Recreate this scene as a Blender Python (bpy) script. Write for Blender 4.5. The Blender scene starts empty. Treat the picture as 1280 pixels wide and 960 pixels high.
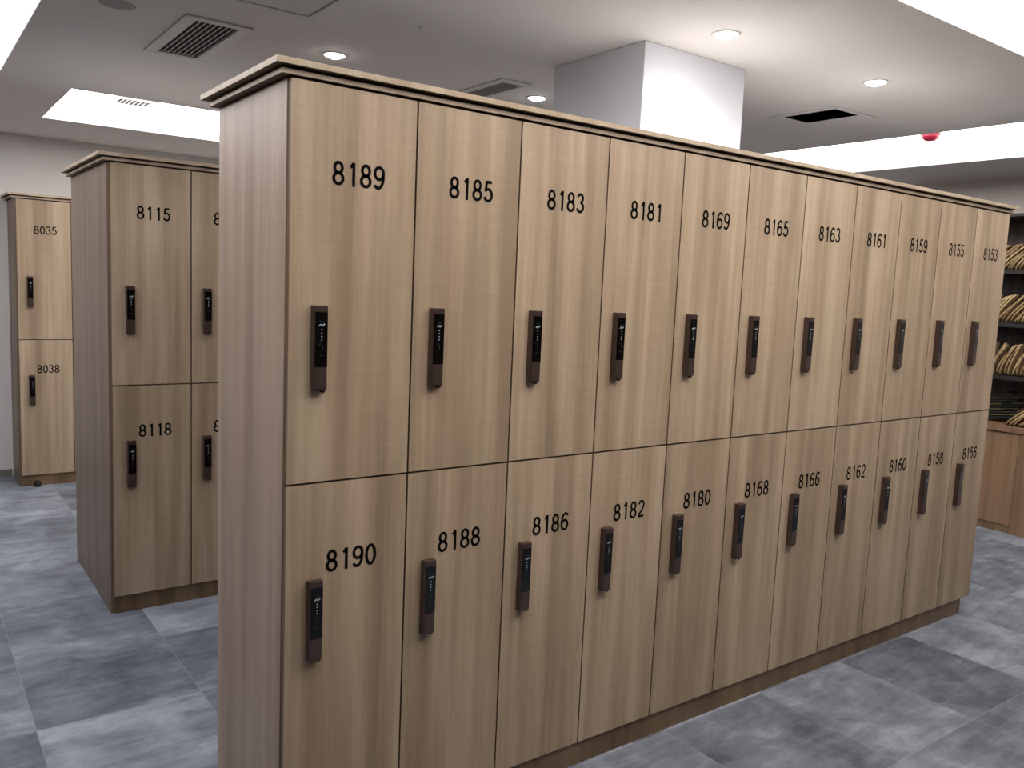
import bpy, math, random
from mathutils import Vector, Matrix
random.seed(7)
C = bpy.context.scene.collection
PI = math.pi

# ---------------------------------------------------------------- mesh builder
class MB:
    def __init__(s):
        s.v = []; s.f = []; s.m = []; s.sm = []
    def add(s, verts, faces, mi=0, smooth=False):
        o = len(s.v); s.v += [tuple(p) for p in verts]
        for f in faces:
            s.f.append(tuple(i + o for i in f)); s.m.append(mi); s.sm.append(smooth)
    def box(s, x0, x1, y0, y1, z0, z1, mi=0):
        v = [(x0,y0,z0),(x1,y0,z0),(x1,y1,z0),(x0,y1,z0),(x0,y0,z1),(x1,y0,z1),(x1,y1,z1),(x0,y1,z1)]
        s.add(v, [(0,3,2,1),(4,5,6,7),(0,1,5,4),(1,2,6,5),(2,3,7,6),(3,0,4,7)], mi)
    def prism(s, poly, z0, z1, mi=0):          # poly counter-clockwise in xy
        n = len(poly)
        v = [(x,y,z0) for x,y in poly] + [(x,y,z1) for x,y in poly]
        f = [tuple(range(n-1,-1,-1)), tuple(range(n,2*n))] + [(i,(i+1)%n,(i+1)%n+n,i+n) for i in range(n)]
        s.add(v, f, mi)
    def lathe(s, prof, cx=0, cy=0, n=32, mi=0, smooth=True):   # prof [(r,z)...]
        v = []; f = []
        for r, z in prof:
            for k in range(n):
                a = 2*PI*k/n; v.append((cx+r*math.cos(a), cy+r*math.sin(a), z))
        for j in range(len(prof)-1):
            for k in range(n):
                k2 = (k+1) % n
                f.append((j*n+k, j*n+k2, (j+1)*n+k2, (j+1)*n+k))
        if prof[0][0] > 1e-6: f.append(tuple(range(n-1,-1,-1)))
        if prof[-1][0] > 1e-6: f.append(tuple(range((len(prof)-1)*n, len(prof)*n)))
        s.add(v, f, mi, smooth)
    def disc(s, cx, cz, y, rx, rz, n=12, mi=0):   # facing -y
        v = [(cx+rx*math.cos(2*PI*k/n), y, cz+rz*math.sin(2*PI*k/n)) for k in range(n)]
        s.add(v, [tuple(range(n))], mi)
    def ribbon(s, pts, w, y, closed=False, mi=0):  # flat stroke in the xz plane, facing -y
        n = len(pts); L = []; R = []
        for i in range(n):
            if closed: a, b = pts[i-1], pts[(i+1) % n]
            else: a, b = pts[max(0,i-1)], pts[min(n-1,i+1)]
            dx, dz = b[0]-a[0], b[1]-a[1]; l = math.hypot(dx,dz) or 1
            nx, nz = -dz/l*w/2, dx/l*w/2
            L.append((pts[i][0]+nx, y, pts[i][1]+nz)); R.append((pts[i][0]-nx, y, pts[i][1]-nz))
        m = n if closed else n-1
        s.add(L+R, [(i, n+i, n+(i+1)%n, (i+1)%n) for i in range(m)], mi)
    def mesh(s, name, mats):
        me = bpy.data.meshes.new(name); me.from_pydata(s.v, [], s.f)
        for m in (mats if isinstance(mats,(list,tuple)) else [mats]): me.materials.append(m)
        for p, mi, sm in zip(me.polygons, s.m, s.sm): p.material_index = mi; p.use_smooth = sm
        me.update(); return me
    def build(s, name, mats, parent=None, loc=None, bevel=0):
        o = bpy.data.objects.new(name, s.mesh(name, mats)); C.objects.link(o)
        if parent: o.parent = parent
        if loc: o.location = loc
        if bevel:
            b = o.modifiers.new('bevel','BEVEL'); b.width = bevel; b.segments = 2; b.limit_method = 'ANGLE'
        return o

def tag(o, label=None, cat=None, group=None, kind=None):
    if label: o['label'] = label
    if cat: o['category'] = cat
    if group: o['group'] = group
    if kind: o['kind'] = kind
    return o
def empty(name, loc=(0,0,0)):
    o = bpy.data.objects.new(name, None); o.empty_display_size = .1
    C.objects.link(o); o.location = loc; return o
def put(name, mesh, parent=None, loc=(0,0,0), rot=None):
    o = bpy.data.objects.new(name, mesh); C.objects.link(o); o.location = loc
    if rot: o.rotation_euler = rot
    if parent: o.parent = parent
    return o

# ---------------------------------------------------------------- materials
def srgb(r, g, b):
    f = lambda c: (c/255/12.92) if c/255 <= .04045 else ((c/255+.055)/1.055)**2.4
    return (f(r), f(g), f(b), 1)
def newmat(name):
    m = bpy.data.materials.new(name); m.use_nodes = True
    nt = m.node_tree; b = nt.nodes['Principled BSDF']; return m, nt, b
def N(nt, t, **kw):
    n = nt.nodes.new(t)
    for k, v in kw.items(): setattr(n, k, v)
    return n
def plain(name, col, rough=.5, metal=0, spec=.5, emit=None, es=0, noise=.04, nscale=30):
    m, nt, b = newmat(name)
    tc = N(nt,'ShaderNodeTexCoord'); nz = N(nt,'ShaderNodeTexNoise'); nz.inputs['Scale'].default_value = nscale
    nt.links.new(tc.outputs['Object'], nz.inputs['Vector'])
    mx = N(nt,'ShaderNodeMix', data_type='RGBA'); mx.inputs[6].default_value = tuple(c*(1-noise) for c in col[:3])+(1,)
    mx.inputs[7].default_value = tuple(min(1,c*(1+noise)) for c in col[:3])+(1,)
    nt.links.new(nz.outputs['Fac'], mx.inputs[0]); nt.links.new(mx.outputs[2], b.inputs['Base Color'])
    b.inputs['Roughness'].default_value = rough; b.inputs['Metallic'].default_value = metal
    b.inputs['Specular IOR Level'].default_value = spec
    if emit: b.inputs['Emission Color'].default_value = emit; b.inputs['Emission Strength'].default_value = es
    return m
def wood(name, cA, cB, cC, rough=.42, scale=1.0, contrast=1.0):
    """laminate with soft vertical bands, fine vertical grain and faint cross-weave"""
    m, nt, b = newmat(name); L = nt.links
    tc = N(nt,'ShaderNodeTexCoord'); oi = N(nt,'ShaderNodeObjectInfo')
    rnd = N(nt,'ShaderNodeVectorMath', operation='SCALE'); rnd.inputs[0].default_value = (13.1, 7.7, 3.3)
    L.new(oi.outputs['Random'], rnd.inputs['Scale'])
    ad = N(nt,'ShaderNodeVectorMath', operation='ADD'); L.new(tc.outputs['Object'], ad.inputs[0]); L.new(rnd.outputs[0], ad.inputs[1])
    def noise(sx, sy, sz, detail, rough_=.5):
        mp = N(nt,'ShaderNodeMapping'); mp.inputs['Scale'].default_value = (sx*scale, sy*scale, sz*scale)
        L.new(ad.outputs[0], mp.inputs['Vector'])
        n = N(nt,'ShaderNodeTexNoise'); n.inputs['Scale'].default_value = 1; n.inputs['Detail'].default_value = detail
        n.inputs['Roughness'].default_value = rough_
        L.new(mp.outputs[0], n.inputs['Vector']); return n.outputs['Fac']
    broad = noise(13, 13, .55, 3); fine = noise(70, 70, 1.6, 3); hair = noise(330, 330, 9, 2); cross = noise(9, 9, 300, 2)
    def mul(a, k):
        n = N(nt,'ShaderNodeMath', operation='MULTIPLY'); L.new(a, n.inputs[0]); n.inputs[1].default_value = k; return n.outputs[0]
    def add(a, c):
        n = N(nt,'ShaderNodeMath', operation='ADD'); L.new(a, n.inputs[0]); L.new(c, n.inputs[1]); return n.outputs[0]
    patch = noise(4, 4, 3, 2)
    mc = N(nt,'ShaderNodeMath', operation='MULTIPLY'); L.new(cross, mc.inputs[0]); L.new(patch, mc.inputs[1])
    tot = add(add(mul(broad,.66), mul(fine,.16)), add(mul(hair,.10), mul(mc.outputs[0],.17)))
    r = N(nt,'ShaderNodeValToRGB'); L.new(tot, r.inputs[0])
    e = r.color_ramp.elements; w = .12/contrast
    e[0].position = .50-w; e[0].color = cA; e[1].position = .50+w; e[1].color = cC
    k = r.color_ramp.elements.new(.50); k.color = cB
    hue = noise(7, 7, .8, 2)
    hr = N(nt,'ShaderNodeValToRGB'); L.new(hue, hr.inputs[0]); hr.color_ramp.elements[0].position = .35; hr.color_ramp.elements[0].color = (.97,.965,.94,1)
    hr.color_ramp.elements[1].position = .65; hr.color_ramp.elements[1].color = (1.0,.955,.95,1)
    mm = N(nt,'ShaderNodeMix', data_type='RGBA', blend_type='MULTIPLY'); mm.inputs[0].default_value = 1
    L.new(r.outputs[0], mm.inputs[6]); L.new(hr.outputs[0], mm.inputs[7])
    L.new(mm.outputs[2], b.inputs['Base Color']); b.inputs['Roughness'].default_value = rough
    b.inputs['Specular IOR Level'].default_value = .35
    bp = N(nt,'ShaderNodeBump'); bp.inputs['Strength'].default_value = .06; bp.inputs['Distance'].default_value = .001
    L.new(hair, bp.inputs['Height']); L.new(bp.outputs[0], b.inputs['Normal'])
    return m
M = {}
M['door'] = wood('locker_laminate', srgb(147,127,104), srgb(169,148,123), srgb(188,168,143))
M['panel'] = wood('end_panel_laminate', srgb(146,124,106), srgb(165,143,124), srgb(182,162,143), contrast=.8)
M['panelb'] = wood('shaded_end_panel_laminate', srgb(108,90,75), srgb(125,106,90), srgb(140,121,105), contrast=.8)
M['cap'] = wood('cornice_laminate', srgb(160,140,116), srgb(178,158,134), srgb(192,174,150), contrast=.7)
M['plinth'] = wood('plinth_laminate', srgb(98,78,57), srgb(114,92,69), srgb(128,106,81))
M['cab'] = wood('cabinet_wood', srgb(118,92,68), srgb(134,106,81), srgb(150,122,96), scale=.8)
M['shelfdark'] = wood('dark_shelf_wood', srgb(52,42,38), srgb(70,58,52), srgb(92,78,70))
M['blackboard'] = plain('black_shelf_edge', srgb(24,20,18), .6)
M['inside'] = wood('carcass_and_soffit_shade', srgb(72,56,42), srgb(84,66,50), srgb(96,78,60))
M['edge'] = wood('door_edge_shade', srgb(104,86,66), srgb(118,98,76), srgb(130,110,88))  # door sides toned darker than the front, shade put into the colour
M['top'] = plain('neutral_bounce_top', srgb(190,190,192), .9)  # neutral grey cornice tops, added so bounced light stays cool
M['digit'] = plain('black_vinyl', srgb(10,8,8), .9, spec=.1)
M['bronze'] = plain('brushed_bronze', srgb(98,80,74), .34, .7, nscale=200, noise=.12)
M['glass'] = plain('black_glass', srgb(5,5,6), .12, 0, .5)
M['glyph'] = plain('pale_keypad_print', srgb(150,158,160), .5, emit=srgb(150,160,165), es=.10)
M['glyphdim'] = plain('dim_keypad_print', srgb(60,64,66), .5)
M['ceil'] = plain('painted_ceiling', srgb(236,228,220), .9, spec=.1, noise=.01, nscale=2)
M['wall'] = plain('painted_wall', srgb(228,222,216), .85, spec=.15, noise=.012, nscale=2)
M['column'] = plain('column_paint', srgb(236,236,240), .7, spec=.2, noise=.005, nscale=2)
M['covewall'] = plain('cove_side_shade', srgb(186,187,192), .8, noise=.005)  # ceiling paint toned down on the lips, their dimmer light in the colour
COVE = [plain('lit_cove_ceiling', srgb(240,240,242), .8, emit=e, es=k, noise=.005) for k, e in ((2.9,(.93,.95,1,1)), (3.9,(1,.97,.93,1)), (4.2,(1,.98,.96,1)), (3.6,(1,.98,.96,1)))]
M['lamp'] = plain('downlight_lens', (1,1,1,1), .4, emit=(1,.98,.96,1), es=45)
M['trimwhite'] = plain('white_enamel', srgb(222,216,208), .5)
M['hatch'] = plain('hatch_board', srgb(226,220,214), .8)
M['ductblack'] = plain('black_duct', srgb(8,8,8), .8)
M['mesh'] = plain('grey_filter_mesh', srgb(120,114,108), .8)
M['slatmetal'] = plain('slat_enamel', srgb(214,206,198), .45)
M['chrome'] = plain('chrome', srgb(150,145,140), .3, .8)
M['red'] = plain('red_plastic', srgb(150,20,50), .4)
M['spk'] = plain('speaker_grille', srgb(176,168,162), .8, nscale=400, noise=.3)
M['straw'] = plain('woven_straw', srgb(158,130,92), .8, nscale=120, noise=.3)
M['strawpale'] = plain('pale_straw', srgb(180,156,114), .8, nscale=120, noise=.25)
M['strap'] = plain('brown_strap', srgb(92,62,42), .8)
M['olive'] = plain('olive_fabric', srgb(84,86,48), .8)
M['dark'] = plain('dark_rubber', srgb(22,22,24), .6)
M['white'] = plain('white_tag', srgb(220,216,210), .7)
M['far'] = wood('dark_unseen_wall', srgb(96,80,66), srgb(112,94,78), srgb(126,108,90), scale=.5)  # unseen walls toned dark to cut bounced fill light
M['base'] = plain('grey_skirting', srgb(120,118,114), .7)

def floor_mat():
    m, nt, b = newmat('grey_stone_tiles'); L = nt.links
    tc = N(nt,'ShaderNodeTexCoord'); sp = N(nt,'ShaderNodeSeparateXYZ'); L.new(tc.outputs['Object'], sp.inputs[0])
    def mth(op, a, c=None, d=None):
        n = N(nt,'ShaderNodeMath', operation=op)
        for i, q in enumerate((a, c, d)):
            if q is None: continue
            if isinstance(q,(int,float)): n.inputs[i].default_value = q
            else: L.new(q, n.inputs[i])
        return n.outputs[0]
    TX, TY = .537, .565
    y = mth('DIVIDE', mth('ADD', sp.outputs[1], .57), TY)
    row = mth('FLOOR', y); fy = mth('SUBTRACT', y, row)
    ph = mth('ADD', mth('MULTIPLY', mth('GREATER_THAN', row, 1.5), -.21), .33)
    x = mth('DIVIDE', mth('SUBTRACT', sp.outputs[0], ph), TX)
    cx = mth('FLOOR', x); fx = mth('SUBTRACT', x, cx)
    ex = mth('MINIMUM', fx, mth('SUBTRACT', 1, fx)); ey = mth('MINIMUM', fy, mth('SUBTRACT', 1, fy))
    edge = mth('MINIMUM', ex, ey)
    grout = mth('LESS_THAN', edge, .0035)
    cv = N(nt,'ShaderNodeCombineXYZ'); L.new(cx, cv.inputs[0]); L.new(row, cv.inputs[1])
    wn = N(nt,'ShaderNodeTexWhiteNoise', noise_dimensions='3D'); L.new(cv.outputs[0], wn.inputs['Vector'])
    # per-tile offset so that the veining breaks at each joint
    off = N(nt,'ShaderNodeVectorMath', operation='SCALE'); L.new(wn.outputs['Color'], off.inputs[0]); off.inputs['Scale'].default_value = 17
    pos = N(nt,'ShaderNodeVectorMath', operation='ADD'); L.new(tc.outputs['Object'], pos.inputs[0]); L.new(off.outputs[0], pos.inputs[1])
    def noise(s, sc, det, dist=0, r=.6):
        mp = N(nt,'ShaderNodeMapping'); mp.inputs['Scale'].default_value = s; L.new(pos.outputs[0], mp.inputs['Vector'])
        n = N(nt,'ShaderNodeTexNoise'); n.inputs['Scale'].default_value = sc; n.inputs['Detail'].default_value = det
        n.inputs['Distortion'].default_value = dist; n.inputs['Roughness'].default_value = r
        L.new(mp.outputs[0], n.inputs['Vector']); return n.outputs['Fac']
    cloud = noise((1,1,1), 4.5, 6, .4); streak = noise((1.3,6,1), 2.6, 6, .6, .65); fine = noise((1,3,1), 28, 4)
    t = mth('ADD', mth('ADD', mth('MULTIPLY', cloud, .55), mth('MULTIPLY', streak, .37)), mth('MULTIPLY', fine, .10))
    t = mth('ADD', t, mth('MULTIPLY', mth('SUBTRACT', wn.outputs['Value'], .5), .17))
    r = N(nt,'ShaderNodeValToRGB'); L.new(t, r.inputs[0]); e = r.color_ramp.elements
    e[0].position = .34; e[0].color = srgb(76,81,90); e[1].position = .68; e[1].color = srgb(162,167,178)
    k = e.new(.5); k.color = srgb(116,121,131)
    mx = N(nt,'ShaderNodeMix', data_type='RGBA'); L.new(mth('MULTIPLY', grout, .35), mx.inputs[0]); L.new(r.outputs[0], mx.inputs[6])
    mx.inputs[7].default_value = srgb(158,156,154); L.new(mx.outputs[2], b.inputs['Base Color'])
    b.inputs['Roughness'].default_value = .48; b.inputs['Specular IOR Level'].default_value = .4
    bp = N(nt,'ShaderNodeBump'); bp.inputs['Strength'].default_value = .15; bp.inputs['Distance'].default_value = .002
    L.new(t, bp.inputs['Height']); L.new(bp.outputs[0], b.inputs['Normal'])
    return m
M['floor'] = floor_mat()

# ---------------------------------------------------------------- room shell
H = 2.48; LIP = 2.53; TOP = 2.67
X0, X1, Y0, Y1 = -3.2, 5.80, -4.6, 5.163
b = MB(); b.box(X0-.1, X1+.1, Y0-.1, Y1+.1, -.06, 0); tag(b.build('floor', M['floor']), kind='structure')
b = MB(); b.box(X0-.1, X1+.1, Y1, Y1+.1, 0, TOP+.1); tag(b.build('wall_back', M['wall']), kind='structure')
b = MB(); b.box(X1, X1+.1, Y0, Y1, 0, TOP+.1); tag(b.build('wall_right', M['wall']), kind='structure')
b = MB(); b.box(X0-.1, X0, Y0, Y1, 0, TOP+.1); tag(b.build('wall_left', M['far']), kind='structure')
b = MB(); b.box(X0-.1, X1+.1, Y0-.1, Y0, 0, TOP+.1); tag(b.build('wall_front', M['far']), kind='structure')
b = MB(); b.box(X0, -.085, Y1-.012, Y1, 0, .05); tag(b.build('baseboard_back', M['base']), kind='structure')

coves = [(-1.50,-.300,-.9,4.26), (-.05,3.60,-1.60,-.404), (.038,3.10,3.15,4.26), (3.86,4.90,-.9,2.75)]
HOLE = (2.985,3.182,.577,.870)                         # open vent shaft
VENT = (.183,.343,1.412,1.977)                         # slatted vent
holes = coves + [HOLE, VENT]
xs = sorted({X0,X1} | {h[0] for h in holes} | {h[1] for h in holes})
ys = sorted({Y0,Y1} | {h[2] for h in holes} | {h[3] for h in holes})
def solid(i, j):
    if i < 0 or j < 0 or i >= len(xs)-1 or j >= len(ys)-1: return True
    cx, cy = (xs[i]+xs[i+1])/2, (ys[j]+ys[j+1])/2
    return not any(h[0] < cx < h[1] and h[2] < cy < h[3] for h in holes)
b = MB()
for i in range(len(xs)-1):
    for j in range(len(ys)-1):
        if not solid(i, j): continue
        x0, x1, y0, y1 = xs[i], xs[i+1], ys[j], ys[j+1]
        b.add([(x0,y0,H),(x0,y1,H),(x1,y1,H),(x1,y0,H)], [(0,1,2,3)])
        b.add([(x0,y0,LIP),(x1,y0,LIP),(x1,y1,LIP),(x0,y1,LIP)], [(0,1,2,3)])
        if not solid(i-1,j): b.add([(x0,y0,H),(x0,y0,LIP),(x0,y1,LIP),(x0,y1,H)], [(0,1,2,3)], 1)
        if not solid(i+1,j): b.add([(x1,y0,H),(x1,y1,H),(x1,y1,LIP),(x1,y0,LIP)], [(0,1,2,3)], 1)
        if not solid(i,j-1): b.add([(x0,y0,H),(x1,y0,H),(x1,y0,LIP),(x0,y0,LIP)], [(0,1,2,3)], 1)
        if not solid(i,j+1): b.add([(x0,y1,H),(x0,y1,LIP),(x1,y1,LIP),(x1,y1,H)], [(0,1,2,3)], 1)
tag(b.build('ceiling', [M['ceil'], M['covewall']]), kind='structure')
for n, (x0,x1,y0,y1) in enumerate(coves):
    g = .06; x0 -= g; x1 += g; y0 -= g; y1 += g
    b = MB()
    b.add([(x0,y0,TOP),(x0,y1,TOP),(x1,y1,TOP),(x1,y0,TOP)], [(0,1,2,3)], 0)
    for p, q_ in (((x0,y0),(x1,y0)),((x1,y0),(x1,y1)),((x1,y1),(x0,y1)),((x0,y1),(x0,y0))):
        b.add([(*p,LIP),(*q_,LIP),(*q_,TOP),(*p,TOP)], [(0,1,2,3)], 1)
    tag(b.build('trim_%d' % (n+1), [COVE[n], COVE[n]]), kind='structure')

# column
b = MB(); b.box(1.535, 2.118, .434, .972, 0, H)
tag(b.build('column', M['column'], bevel=.004), 'white square column rising behind the long locker bank to the ceiling', 'column')

# ---------------------------------------------------------------- number glyphs
def arc(cx, cz, rx, rz, a0, a1, n=22):
    return [(cx+rx*math.cos(math.radians(a0+(a1-a0)*k/n)), cz+rz*math.sin(math.radians(a0+(a1-a0)*k/n))) for k in range(n+1)]
def ring(cx, cz, rx, rz, n=30): return [(cx+rx*math.cos(2*PI*k/n), cz+rz*math.sin(2*PI*k/n)) for k in range(n)]
def glyph(ch):
    if ch == '0': return [(ring(.25,.5,.19,.44), True)]
    if ch == '8': return [(ring(.25,.725,.155,.215), True), (ring(.25,.285,.19,.225), True)]
    if ch == '1': return [([(.31,0),(.31,.5),(.31,1)], False), (arc(.02,1.02,.27,.26,-8,-58,8), False)]
    if ch == '9' or ch == '6':
        st = [(ring(.25,.685,.185,.255), True), (arc(.22,.56,.215,.50,12,-78,16) + arc(.235,.215,.165,.155,-100,-172,8), False)]
        if ch == '6': st = [([(.5-x,1-z) for x,z in p], c) for p,c in st]
        return st
    if ch == '5': return [([(.42,.94),(.28,.94),(.15,.94)], False), ([(.16,.985),(.13,.75),(.10,.50)], False), (arc(.235,.335,.195,.275,138,-160), False)]
    if ch == '3': return [(arc(.24,.745,.155,.20,165,-90), False), (arc(.24,.29,.19,.235,90,-165), False)]
    if ch == '2': return [(arc(.25,.71,.175,.235,168,-15,16) + [(.30,.38),(.12,.18),(.07,.06)], False), ([(.05,.055),(.25,.055),(.45,.055)], False)]
def number_mesh(text, h=.060):
    b = MB()
    for i, ch in enumerate(text):
        for pts, closed in glyph(ch):
            b.ribbon([((x-.25)*h*1.06 + .0155 + i*.0363, z*h*.95+.0015) for x, z in pts], .0079, 0, closed)
    return b.mesh('number', M['digit'])

# ---------------------------------------------------------------- locker kit
W = .33; ZB = .0784; ZM = 1.0396; ZT = 2.0005; TH = .018
def door_mesh(h, left=0):
    b = MB(); g = .0026; b.box(g-left, W-g, 0, TH-.001, g, h-g); b.m[2] = 0
    b.m = [0 if i == 2 else 1 for i in range(6)]
    return b.mesh('door', [M['door'], M['edge']])
DOORL, DOORU = door_mesh(ZM-ZB), door_mesh(ZT-ZM)
DOORLE, DOORUE = door_mesh(ZM-ZB, .0065), door_mesh(ZT-ZM, .0065)
def body_mesh(h, depth):
    b = MB(); t = .016; g = .0005
    F = TH+.003; b.box(g, t, F, depth, 0, h-g); b.box(W-t, W-g, F, depth, 0, h-g)
    b.box(t, W-t, F, depth, 0, t); b.box(t, W-t, F, depth, h-t, h-g); b.box(t, W-t, depth-.008, depth, t, h-t)
    return b.mesh('carcass', M['inside'])
def lock_meshes():
    w, h, d = .0365, .206, .020
    b = MB()
    b.prism([(0,0),(0,-d+.003),(.003,-d),(w-.003,-d),(w,-d+.003),(w,0)], .000, h)
    b.prism([(.0015,-d),(.0035,-d-.003),(w-.0035,-d-.003),(w-.0015,-d)], .004, h*.275)     # raised grip at the foot
    b.prism([(.001,-d),(.002,-d-.002),(w-.002,-d-.002),(w-.001,-d)], h*.93, h-.001)        # head cap
    b.box(w-.011, w-.004, -d+.004, -.004, -.006, .0)                                        # key stub under the lock
    body = b.mesh('lock', M['bronze'])
    p = MB(); y = -d-.0012
    p.box(.0035, w-.0015, y, -d+.0005, h*.285, h*.922, 0)
    cx = .0195; yy = y-.0003
    zz = lambda f: h*(1-f)
    p.ribbon([(cx-.007,zz(.235)),(cx-.001,zz(.215)),(cx+.001,zz(.235)),(cx+.008,zz(.212))], .0036, yy, mi=1)
    p.ribbon([(cx-.005,zz(.185)),(cx+.005,zz(.180))], .0012, yy, mi=2)
    for f in (.28,.32,.36,.40): p.disc(cx+.0004, zz(f), yy, .0017, .0019, mi=1)
    p.ribbon(arc(cx-.001, zz(.49), .004, .006, 80, -80, 8), .0012, yy, mi=2)
    p.ribbon([(cx-.006,zz(.46)),(cx-.002,zz(.43))], .0010, yy, mi=2)
    p.ribbon([(cx-.004,zz(.585)),(cx+.005,zz(.580))], .0012, yy, mi=2)
    return body, p.mesh('touch_panel', [M['glass'], M['glyph'], M['glyphdim']])
LOCK, PANEL = lock_meshes()

def locker(x, y, z, upper, depth, text, label, group, first=False, bodies={}):
    h = (ZT-ZM) if upper else (ZM-ZB)
    t = empty('locker', (x, y, z)); tag(t, label, 'locker', group)
    k = (upper, round(depth,3))
    if k not in bodies: bodies[k] = body_mesh(h, depth)
    put('carcass', bodies[k], t)
    d = put('door', ((DOORUE if first else DOORU) if upper else (DOORLE if first else DOORL)), t)
    if text:
        nx, nz = (.1005, 1.7665-ZM) if upper else (.1025, .8035-ZB)
        put('number', number_mesh(text), d, (nx, -.0007, nz))
    l = put('lock', LOCK, t, (.0515, 0, (1.272-ZM) if upper else (.586-ZB)))
    put('touch_panel', PANEL, l)
    return t

def cornice(x0, x1, y0, y1, label, notch=None, back=.04):
    t = empty('cornice', (x0, y0, ZT)); tag(t, label, 'cornice')
    def ring_poly(o):
        ya, yb = y0+TH-o, y1+min(o, back)
        p = [(x0-o, ya), (x1+o, ya), (x1+o, yb), (x0-o, yb)]
        if notch:
            nx0, nx1, ny = notch
            p = p[:3] + [(nx1, yb), (nx1, ny), (nx0, ny), (nx0, yb)] + p[3:]
        return [(a-x0, c-y0) for a, c in p]
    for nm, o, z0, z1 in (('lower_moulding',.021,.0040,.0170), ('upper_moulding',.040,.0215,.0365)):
        b = MB(); b.prism(ring_poly(o), z0, z1); b.m[1] = 1; b.m[0] = 2  # underside faces dark: soffit shade put into the colour
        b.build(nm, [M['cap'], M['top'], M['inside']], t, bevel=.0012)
    b = MB(); b.prism(ring_poly(.002), .0170, .0215); b.prism(ring_poly(-.004), .0003, .0040); b.build('spacer', M['inside'], t)  # dark groove between mouldings, its shade also held in the colour

# main bank ------------------------------------------------------
D = .519; XS = -.0075; ENDX = 11*W-.004
UP = ['8189','8185','8183','8181','8169','8165','8163','8161','8159','8155','8153']
LO = ['8190','8188','8186','8182','8180','8168','8166','8162','8160','8158','8156']
for i in range(11):
    dep = .425 if 4 <= i <= 6 else D
    locker(i*W, 0, ZM, True, dep, UP[i], 'upper oak locker numbered %s with dark electronic lock, front bank' % UP[i], 'upper lockers of the long front bank', i == 0)
    locker(i*W, 0, ZB, False, dep, LO[i], 'lower oak locker numbered %s with dark electronic lock, front bank' % LO[i], 'lower lockers of the long front bank', i == 0)
b = MB(); b.box(XS, -.0002, TH, D, 0, ZT); tag(b.build('end_panel', M['panel'], bevel=.0008), 'tall greyish oak end panel closing the left side of the nearest locker bank', 'side panel')
b = MB(); b.prism([(.002,.007),(3.553,.007),(3.553,.46),(2.15,.46),(2.15,.41),(1.50,.41),(1.50,.46),(.002,.46)], 0, ZB)
tag(b.build('plinth', M['plinth']), 'low dark wooden plinth under the long front locker bank', 'plinth')
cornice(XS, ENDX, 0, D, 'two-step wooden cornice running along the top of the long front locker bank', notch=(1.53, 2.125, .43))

# second bank ----------------------------------------------------
def bank(x, y, depth, cols, ups, los, place, extra_label, grp):
    for i in range(cols):
        for upper, src in ((True, ups), (False, los)):
            n = src[i] if i < len(src) else None
            w_ = 'upper' if upper else 'lower'
            lab = ('%s oak locker numbered %s, %s' % (w_, n, place)) if n else ('%s oak locker without number, %s' % (w_, extra_label[i-len(src)]))
            locker(x+i*W, y, ZM if upper else ZB, upper, depth, n, lab, grp, i == 0)
bx, by, D2 = .009, 2.044, .888
bank(bx, by, D2, 4, ['8115','8113'], ['8118','8116'], 'end of the bank behind the front one', ['third column of the middle bank','fourth column of the middle bank'], 'lockers of the middle bank')
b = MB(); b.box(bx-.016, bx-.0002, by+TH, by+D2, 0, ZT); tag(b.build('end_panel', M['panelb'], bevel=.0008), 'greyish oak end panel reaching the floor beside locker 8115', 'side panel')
b = MB(); b.box(bx, bx+4*W-.02, by+.010, by+D2-.02, 0, ZB); tag(b.build('plinth', M['plinth']), 'dark wooden plinth beneath locker 8118 on the grey floor', 'plinth')
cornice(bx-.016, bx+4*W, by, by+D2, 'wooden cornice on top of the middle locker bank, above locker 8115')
# third bank against the back wall
tx, ty, D3 = -.060, 4.748, .405
bank(tx, ty, D3, 4, ['8035'], ['8038'], 'small far bank by the back wall', ['second column of the far bank','third column of the far bank','fourth column of the far bank'], 'lockers of the far bank')
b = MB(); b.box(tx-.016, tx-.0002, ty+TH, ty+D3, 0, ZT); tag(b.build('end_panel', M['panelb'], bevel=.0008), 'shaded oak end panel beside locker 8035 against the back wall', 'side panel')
b = MB(); b.box(tx, tx+4*W-.01, ty+.010, ty+D3-.01, 0, ZB); tag(b.build('plinth', M['plinth']), 'dark wooden plinth beneath locker 8038 at the far wall', 'plinth')
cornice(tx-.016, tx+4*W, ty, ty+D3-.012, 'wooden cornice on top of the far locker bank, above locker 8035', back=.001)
b = MB(); b.lathe([(.0,.0),(.020,.0),(.022,.010),(.020,.034),(.012,.042),(0,.044)], n=20)
tag(b.build('door_stop', M['dark'], loc=(.03, 4.732, 0)), 'small dark round door stop on the floor below locker 8038', 'door stop')

# ---------------------------------------------------------------- ceiling fittings
def downlight(x, y, label, power=24):
    t = empty('downlight', (x, y, H)); tag(t, label, 'downlight')
    b = MB(); b.lathe([(.041,-.001),(.042,-.006),(.049,-.005),(.053,-.0005)], n=36)
    b.v, b.f = b.v, [f for f in b.f if len(f) == 4]; b.m = b.m[:len(b.f)]; b.sm = b.sm[:len(b.f)]
    b.build('trim_ring', M['trimwhite'], t)
    b = MB(); b.lathe([(0,-.016),(.020,-.0145),(.034,-.009),(.041,-.003)], n=36); b.f = [f for f in b.f if len(f) == 4]; b.m = b.m[:len(b.f)]; b.sm = b.sm[:len(b.f)]
    b.build('lens', M['lamp'], t)
    l = bpy.data.lights.new('spot', 'SPOT'); l.energy = power; l.spot_size = math.radians(150); l.spot_blend = 1; l.shadow_soft_size = .04
    l.color = (1, .985, .97); o = bpy.data.objects.new('spot', l); C.objects.link(o); o.parent = t; o.location = (0,0,-.03)
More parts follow.
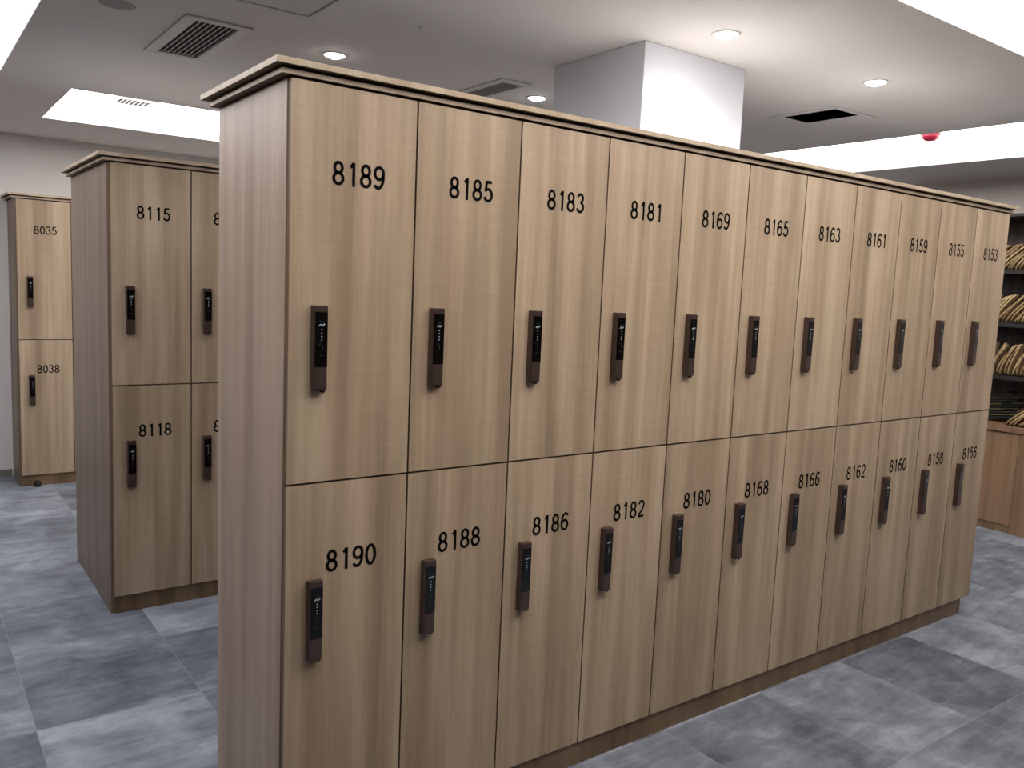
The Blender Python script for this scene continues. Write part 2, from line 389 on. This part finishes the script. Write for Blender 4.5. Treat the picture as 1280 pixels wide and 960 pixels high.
downlight(.768, 1.490, 'glowing round downlight above locker 8189, nearest the square access panel', 16)
downlight(1.841, 1.486, 'glowing round downlight beside the narrow grey ceiling grille, left of the column')
downlight(1.685, .179, 'glowing round downlight just above the bright face of the white column')
downlight(2.649, .170, 'glowing round downlight near the open black ceiling vent', 16)

# slatted vent
x0, x1, y0, y1 = VENT
t = empty('ceiling_vent', ((x0+x1)/2, (y0+y1)/2, H)); tag(t, 'square white ceiling vent with dark slots, upper left above the middle bank', 'vent')
def frame(o, i, z0, z1):
    b = MB(); (a0,a1,b0,b1), (c0,c1,d0,d1) = o, i
    b.box(a0,a1,b0,d0,z0,z1); b.box(a0,a1,d1,b1,z0,z1); b.box(a0,c0,d0,d1,z0,z1); b.box(c1,a1,d0,d1,z0,z1); return b
w2, h2 = (x1-x0)/2, (y1-y0)/2
o = frame((-w2-.048,w2+.044,-h2-.040,h2+.040), (-w2,w2,-h2,h2), -.008, -.0005).build('frame', M['slatmetal'], t, bevel=.002)
b = MB(); b.box(-w2-.002,w2+.002,-h2-.002,h2+.002,.006,.010); b.build('duct_backing', M['ductblack'], t)
ns = 8
for k in range(ns+1):
    xx = -w2 + (2*w2)*k/ns
    s = MB(); s.add([(xx-.0025,-h2,-.004),(xx+.0015,-h2,-.004),(xx+.0018,-h2,-.0025),(xx-.002,-h2,-.0025),(xx-.0025,h2,-.004),(xx+.0015,h2,-.004),(xx+.0018,h2,-.0025),(xx-.002,h2,-.0025)],
                    [(0,1,2,3),(7,6,5,4),(0,4,5,1),(1,5,6,2),(2,6,7,3),(3,7,4,0)])
    s.build('slat', M['slatmetal'], t)
# open square hole
x0, x1, y0, y1 = HOLE
t = empty('ceiling_opening', ((x0+x1)/2, (y0+y1)/2, H)); tag(t, 'open square ceiling vent showing a black shaft, between the column and the right light cove', 'vent')
w2, h2 = (x1-x0)/2, (y1-y0)/2
frame((-w2-.040,w2+.130,-h2-.030,h2+.065), (-w2,w2,-h2,h2), -.004, -.0005).build('frame', M['ceil'], t, bevel=.001)
frame((-w2-.003,w2+.003,-h2-.003,h2+.003), (-w2,w2,-h2,h2), -.0035, .060).build('collar', M['ductblack'], t)
b = MB(); b.box(-w2-.01,w2+.01,-h2-.01,h2+.01,.30,.31); b.box(-w2-.01,-w2-.004,-h2,h2,.05,.30); b.box(w2+.004,w2+.01,-h2,h2,.05,.30)
b.box(-w2,w2,-h2-.01,-h2-.004,.05,.30); b.box(-w2,w2,h2+.004,h2+.01,.05,.30); b.build('shaft', M['ductblack'], t)
# narrow grille left of column
t = empty('ceiling_grille', (1.575, 1.60, H)); tag(t, 'ceiling grille with grey filter mesh, just left of the white column', 'vent')
frame((-.085,.082,-.315,.315), (-.045,.062,-.265,.265), -.007, -.0005).build('frame', M['slatmetal'], t, bevel=.002)
b = MB(); b.box(-.045,.062,-.265,.265,-.004,-.0005)
b.build('filter_mesh', M['mesh'], t)
# grille inside the far cove
t = empty('cove_grille', (.555, 4.18, TOP-.022)); tag(t, 'small white slatted grille inside the bright far left ceiling cove', 'vent')
frame((-.125,.125,-.14,.08), (-.10,.10,-.115,.055), -.012, -.001).build('frame', M['slatmetal'], t)
b = MB(); b.box(-.10,.10,-.115,.055,-.004,-.001); b.box(-.09,.09,-.10,.045,-.001,.0215); b.build('backing', M['ductblack'], t)
for k in range(8):
    s = MB(); xx = -.095+.19*k/7; s.box(xx-.003,xx+.003,-.115,.055,-.010,-.004); s.build('slat', M['trimwhite'], t)
# access hatch
t = empty('access_panel', (.30, .86, H)); tag(t, 'square white ceiling access panel cut by the top edge of the picture', 'ceiling panel')
frame((-.235,.207,-.24,.236), (-.205,.177,-.21,.206), -.010, -.0005).build('frame', M['trimwhite'], t, bevel=.002)
b = MB(); b.box(-.200,.172,-.205,.201,-.005,-.0005); b.build('board', M['hatch'], t)
# speaker
t = empty('ceiling_speaker', (-.085, 1.425, H)); tag(t, 'round grey ceiling speaker at the top left, near the slatted vent', 'speaker')
b = MB(); b.lathe([(.062,-.006),(.074,-.005),(.080,-.0005)], n=40); b.f=[f for f in b.f if len(f)==4]; b.m=b.m[:len(b.f)]; b.sm=b.sm[:len(b.f)]
b.build('rim', M['ceil'], t)
b = MB(); b.lathe([(0,-.008),(.040,-.0075),(.062,-.006)], n=40); b.f=[f for f in b.f if len(f)==4]; b.m=b.m[:len(b.f)]; b.sm=b.sm[:len(b.f)]
b.build('grille', M['spk'], t)
# sprinkler
b = MB(); b.lathe([(0,-.012),(.006,-.012),(.007,-.006),(.012,-.002),(.013,-.0003)], n=20)
tag(b.build('sprinkler_head', M['trimwhite'], loc=(.844,.903,H)), 'tiny metal sprinkler head on the plain ceiling above locker 8185', 'sprinkler')
# red detector
t = empty('smoke_detector', (4.76, 1.04, TOP)); tag(t, 'red-capped smoke detector inside the long bright cove on the right', 'smoke detector')
b = MB(); b.lathe([(.030,-.010),(.066,-.010),(.066,-.001)], n=32); b.build('base', M['white'], t)
b = MB(); b.lathe([(0,-.058),(.030,-.055),(.050,-.040),(.062,-.012),(.0,-.010)], n=32); b.build('cap', M['red'], t)

# ---------------------------------------------------------------- shoe shelf on the right wall
SX, SB, SY0, SY1 = 5.405, 5.795, -.45, 1.75
t = empty('shoe_shelf', (SX, SY0, .745)); tag(t, 'dark brown open shelf unit holding straw slippers by the right wall', 'shelf unit')
def sbox(name, x0, x1, y0, y1, z0, z1, mat):
    b = MB(); b.box(x0-SX, x1-SX, y0-SY0, y1-SY0, z0-.745, z1-.745); return b.build(name, mat, t)
sbox('back_panel', SB-.012, SB, SY0, SY1, .746, 2.19, M['shelfdark'])
sbox('side_panel', SX, SB-.012, SY0, SY0+.018, .746, 2.17, M['shelfdark'])
sbox('side_panel', SX, SB-.012, SY1-.018, SY1, .746, 2.17, M['shelfdark'])
sbox('top_board', SX, SB-.012, SY0, SY1, 2.17, 2.19, M['shelfdark'])
SH = [1.812, 1.448, 1.085]
for z in SH: sbox('shelf', SX+.004, SB-.012, SY0+.018, SY1-.018, z-.028, z, M['blackboard'])
# cabinets under it
b = MB(); b.box(SX-.012, SB, SY0, SY1, .700, .742)
tag(b.build('countertop', M['cab'], bevel=.003), 'light wooden counter board under the slipper shelves', 'countertop')
def cabinet(y0, y1, label):
    t = empty('base_cabinet', (SX, y0, 0)); tag(t, label, 'cabinet', 'cabinets under the slipper shelves')
    b = MB(); b.box(.016, SB-SX, 0, y1-y0-.001, .0, .699); b.build('carcass', M['cab'], t)
    b = MB(); b.box(0, .015, .002, y1-y0-.003, .055, .692); b.build('door', M['cab'], t, bevel=.001)
    b = MB(); b.box(.006, .016, 0, y1-y0-.001, 0, .052); b.build('toe_board', M['plinth'], t)
b = MB(); b.box(SX-.004, SB, .46, .558, 0, .699)
tag(b.build('divider_panel', M['cab']), 'plain upright wooden divider panel at the right edge of the picture', 'panel')
cabinet(.560, 1.155, 'light wooden base cabinet with plain door seen right of locker 8156')
cabinet(1.156, 1.75, 'second light wooden base cabinet hidden further behind the front bank')
cabinet(-.15, .458, 'light wooden base cabinet right of the plain divider panel')

# slippers: sole + instep band, edge-on
def slipper_mesh(ms, mb_, curl=.0005):
    b = MB(); n = 14; L = .225; rows = []
    for k in range(n+1):
        u = k/n; z = u*L
        wd = .036 + .012*math.sin(PI*min(1, u*1.05)) + .006*math.sin(PI*2*u-.5)
        if u < .08: wd *= .62+u*4.7
        if u > .92: wd *= .62+(1-u)*4.7
        y = curl*math.sin(PI*u*1.1)
        rows.append((wd, y, z))
    v = []
    for wd, y, z in rows: v += [(-wd, y-.005, z), (wd, y-.005, z), (wd, y+.006, z), (-wd, y+.006, z)]
    f = [(0,1,2,3)]
    for k in range(n):
        a = 4*k
        for i in range(4): f.append((a+i, a+4+i, a+4+(i+1)%4, a+(i+1)%4))
    f.append(tuple(4*n+i for i in (3,2,1,0)))
    b.add(v, f, 0, False)
    m = 9; vv = []
    for kk in range(5):
        z = L*(.50+.30*kk/4)
        for j in range(m+1):
            a = PI*j/m; vv.append((.047*math.cos(a), .006+(.006+.008*(1-kk/6))*math.sin(a)+.008, z))
    ff = [(kk*(m+1)+j, kk*(m+1)+j+1, (kk+1)*(m+1)+j+1, (kk+1)*(m+1)+j) for kk in range(4) for j in range(m)]
    b.add(vv, ff, 1, True)
    return b.mesh('slipper', [ms, mb_])
SL = [slipper_mesh(M['straw'], M['strap']), slipper_mesh(M['strawpale'], M['straw'], .004), slipper_mesh(M['straw'], M['strap'], .006)]
SLD = [slipper_mesh(M['dark'], M['dark']), slipper_mesh(M['olive'], M['strap'])]
def stack(z, lean, y_from, y_to, step, label, group, meshes, depth=(.10,.12), jit=4):
    y = y_from; n = 0
    while y < y_to:
        a = math.radians(lean + random.uniform(-jit, jit))
        o = put('slipper', random.choice(meshes), None, (SX+random.uniform(*depth)-.035, y, z+.006), (a, 0, random.uniform(-.08,.08)))
        tag(o, label, 'slipper', group); y += step; n += 1
# rotation about x: +a tips the top towards -y (to the right as seen by the camera)
stack(SH[0], 44, .44, .98, .026, 'tan straw slipper leaning on the highest slipper shelf', 'slippers on the highest shelf', SL)
stack(SH[1], 40, .44, .98, .026, 'tan straw slipper leaning on the second slipper shelf from the top', 'slippers on the second shelf', SL, jit=8)
stack(SH[2], 20, .44, .98, .026, 'tan straw slipper standing steeply on the third slipper shelf', 'slippers on the third shelf', SL, jit=6)
stack(.742, 48, .44, .70, .026, 'tan straw slipper leaning on the counter board at the right edge', 'straw slippers on the counter', SL, depth=(.08,.10), jit=8)
for k in range(9):
    o = put('slipper', SLD[k % 2], None, (SX+.20, .88-.01*(k%3), .762+k*.020), (math.radians(82), 0, random.uniform(-.1,.1)))
    tag(o, 'dark green or black slipper lying in the flat pile behind the straw ones', 'slipper', 'dark slippers piled on the counter')

# ---------------------------------------------------------------- camera, light, world
cam = bpy.data.cameras.new('camera'); co = bpy.data.objects.new('camera', cam); C.objects.link(co)
co.location = (-.759, -1.9179, 1.5394); co.rotation_euler = (1.457, -.043, -.6331)
cam.sensor_fit = 'HORIZONTAL'; cam.sensor_width = 36; cam.lens = 1048.74/1280*36
bpy.context.scene.camera = co
w = bpy.data.worlds.new('world'); bpy.context.scene.world = w; w.use_nodes = True
w.node_tree.nodes['Background'].inputs[0].default_value = (.9,.95,1,1); w.node_tree.nodes['Background'].inputs[1].default_value = .05
vs = bpy.context.scene.view_settings; vs.view_transform = 'Standard'; vs.look = 'None'; vs.exposure = 0; vs.gamma = 1
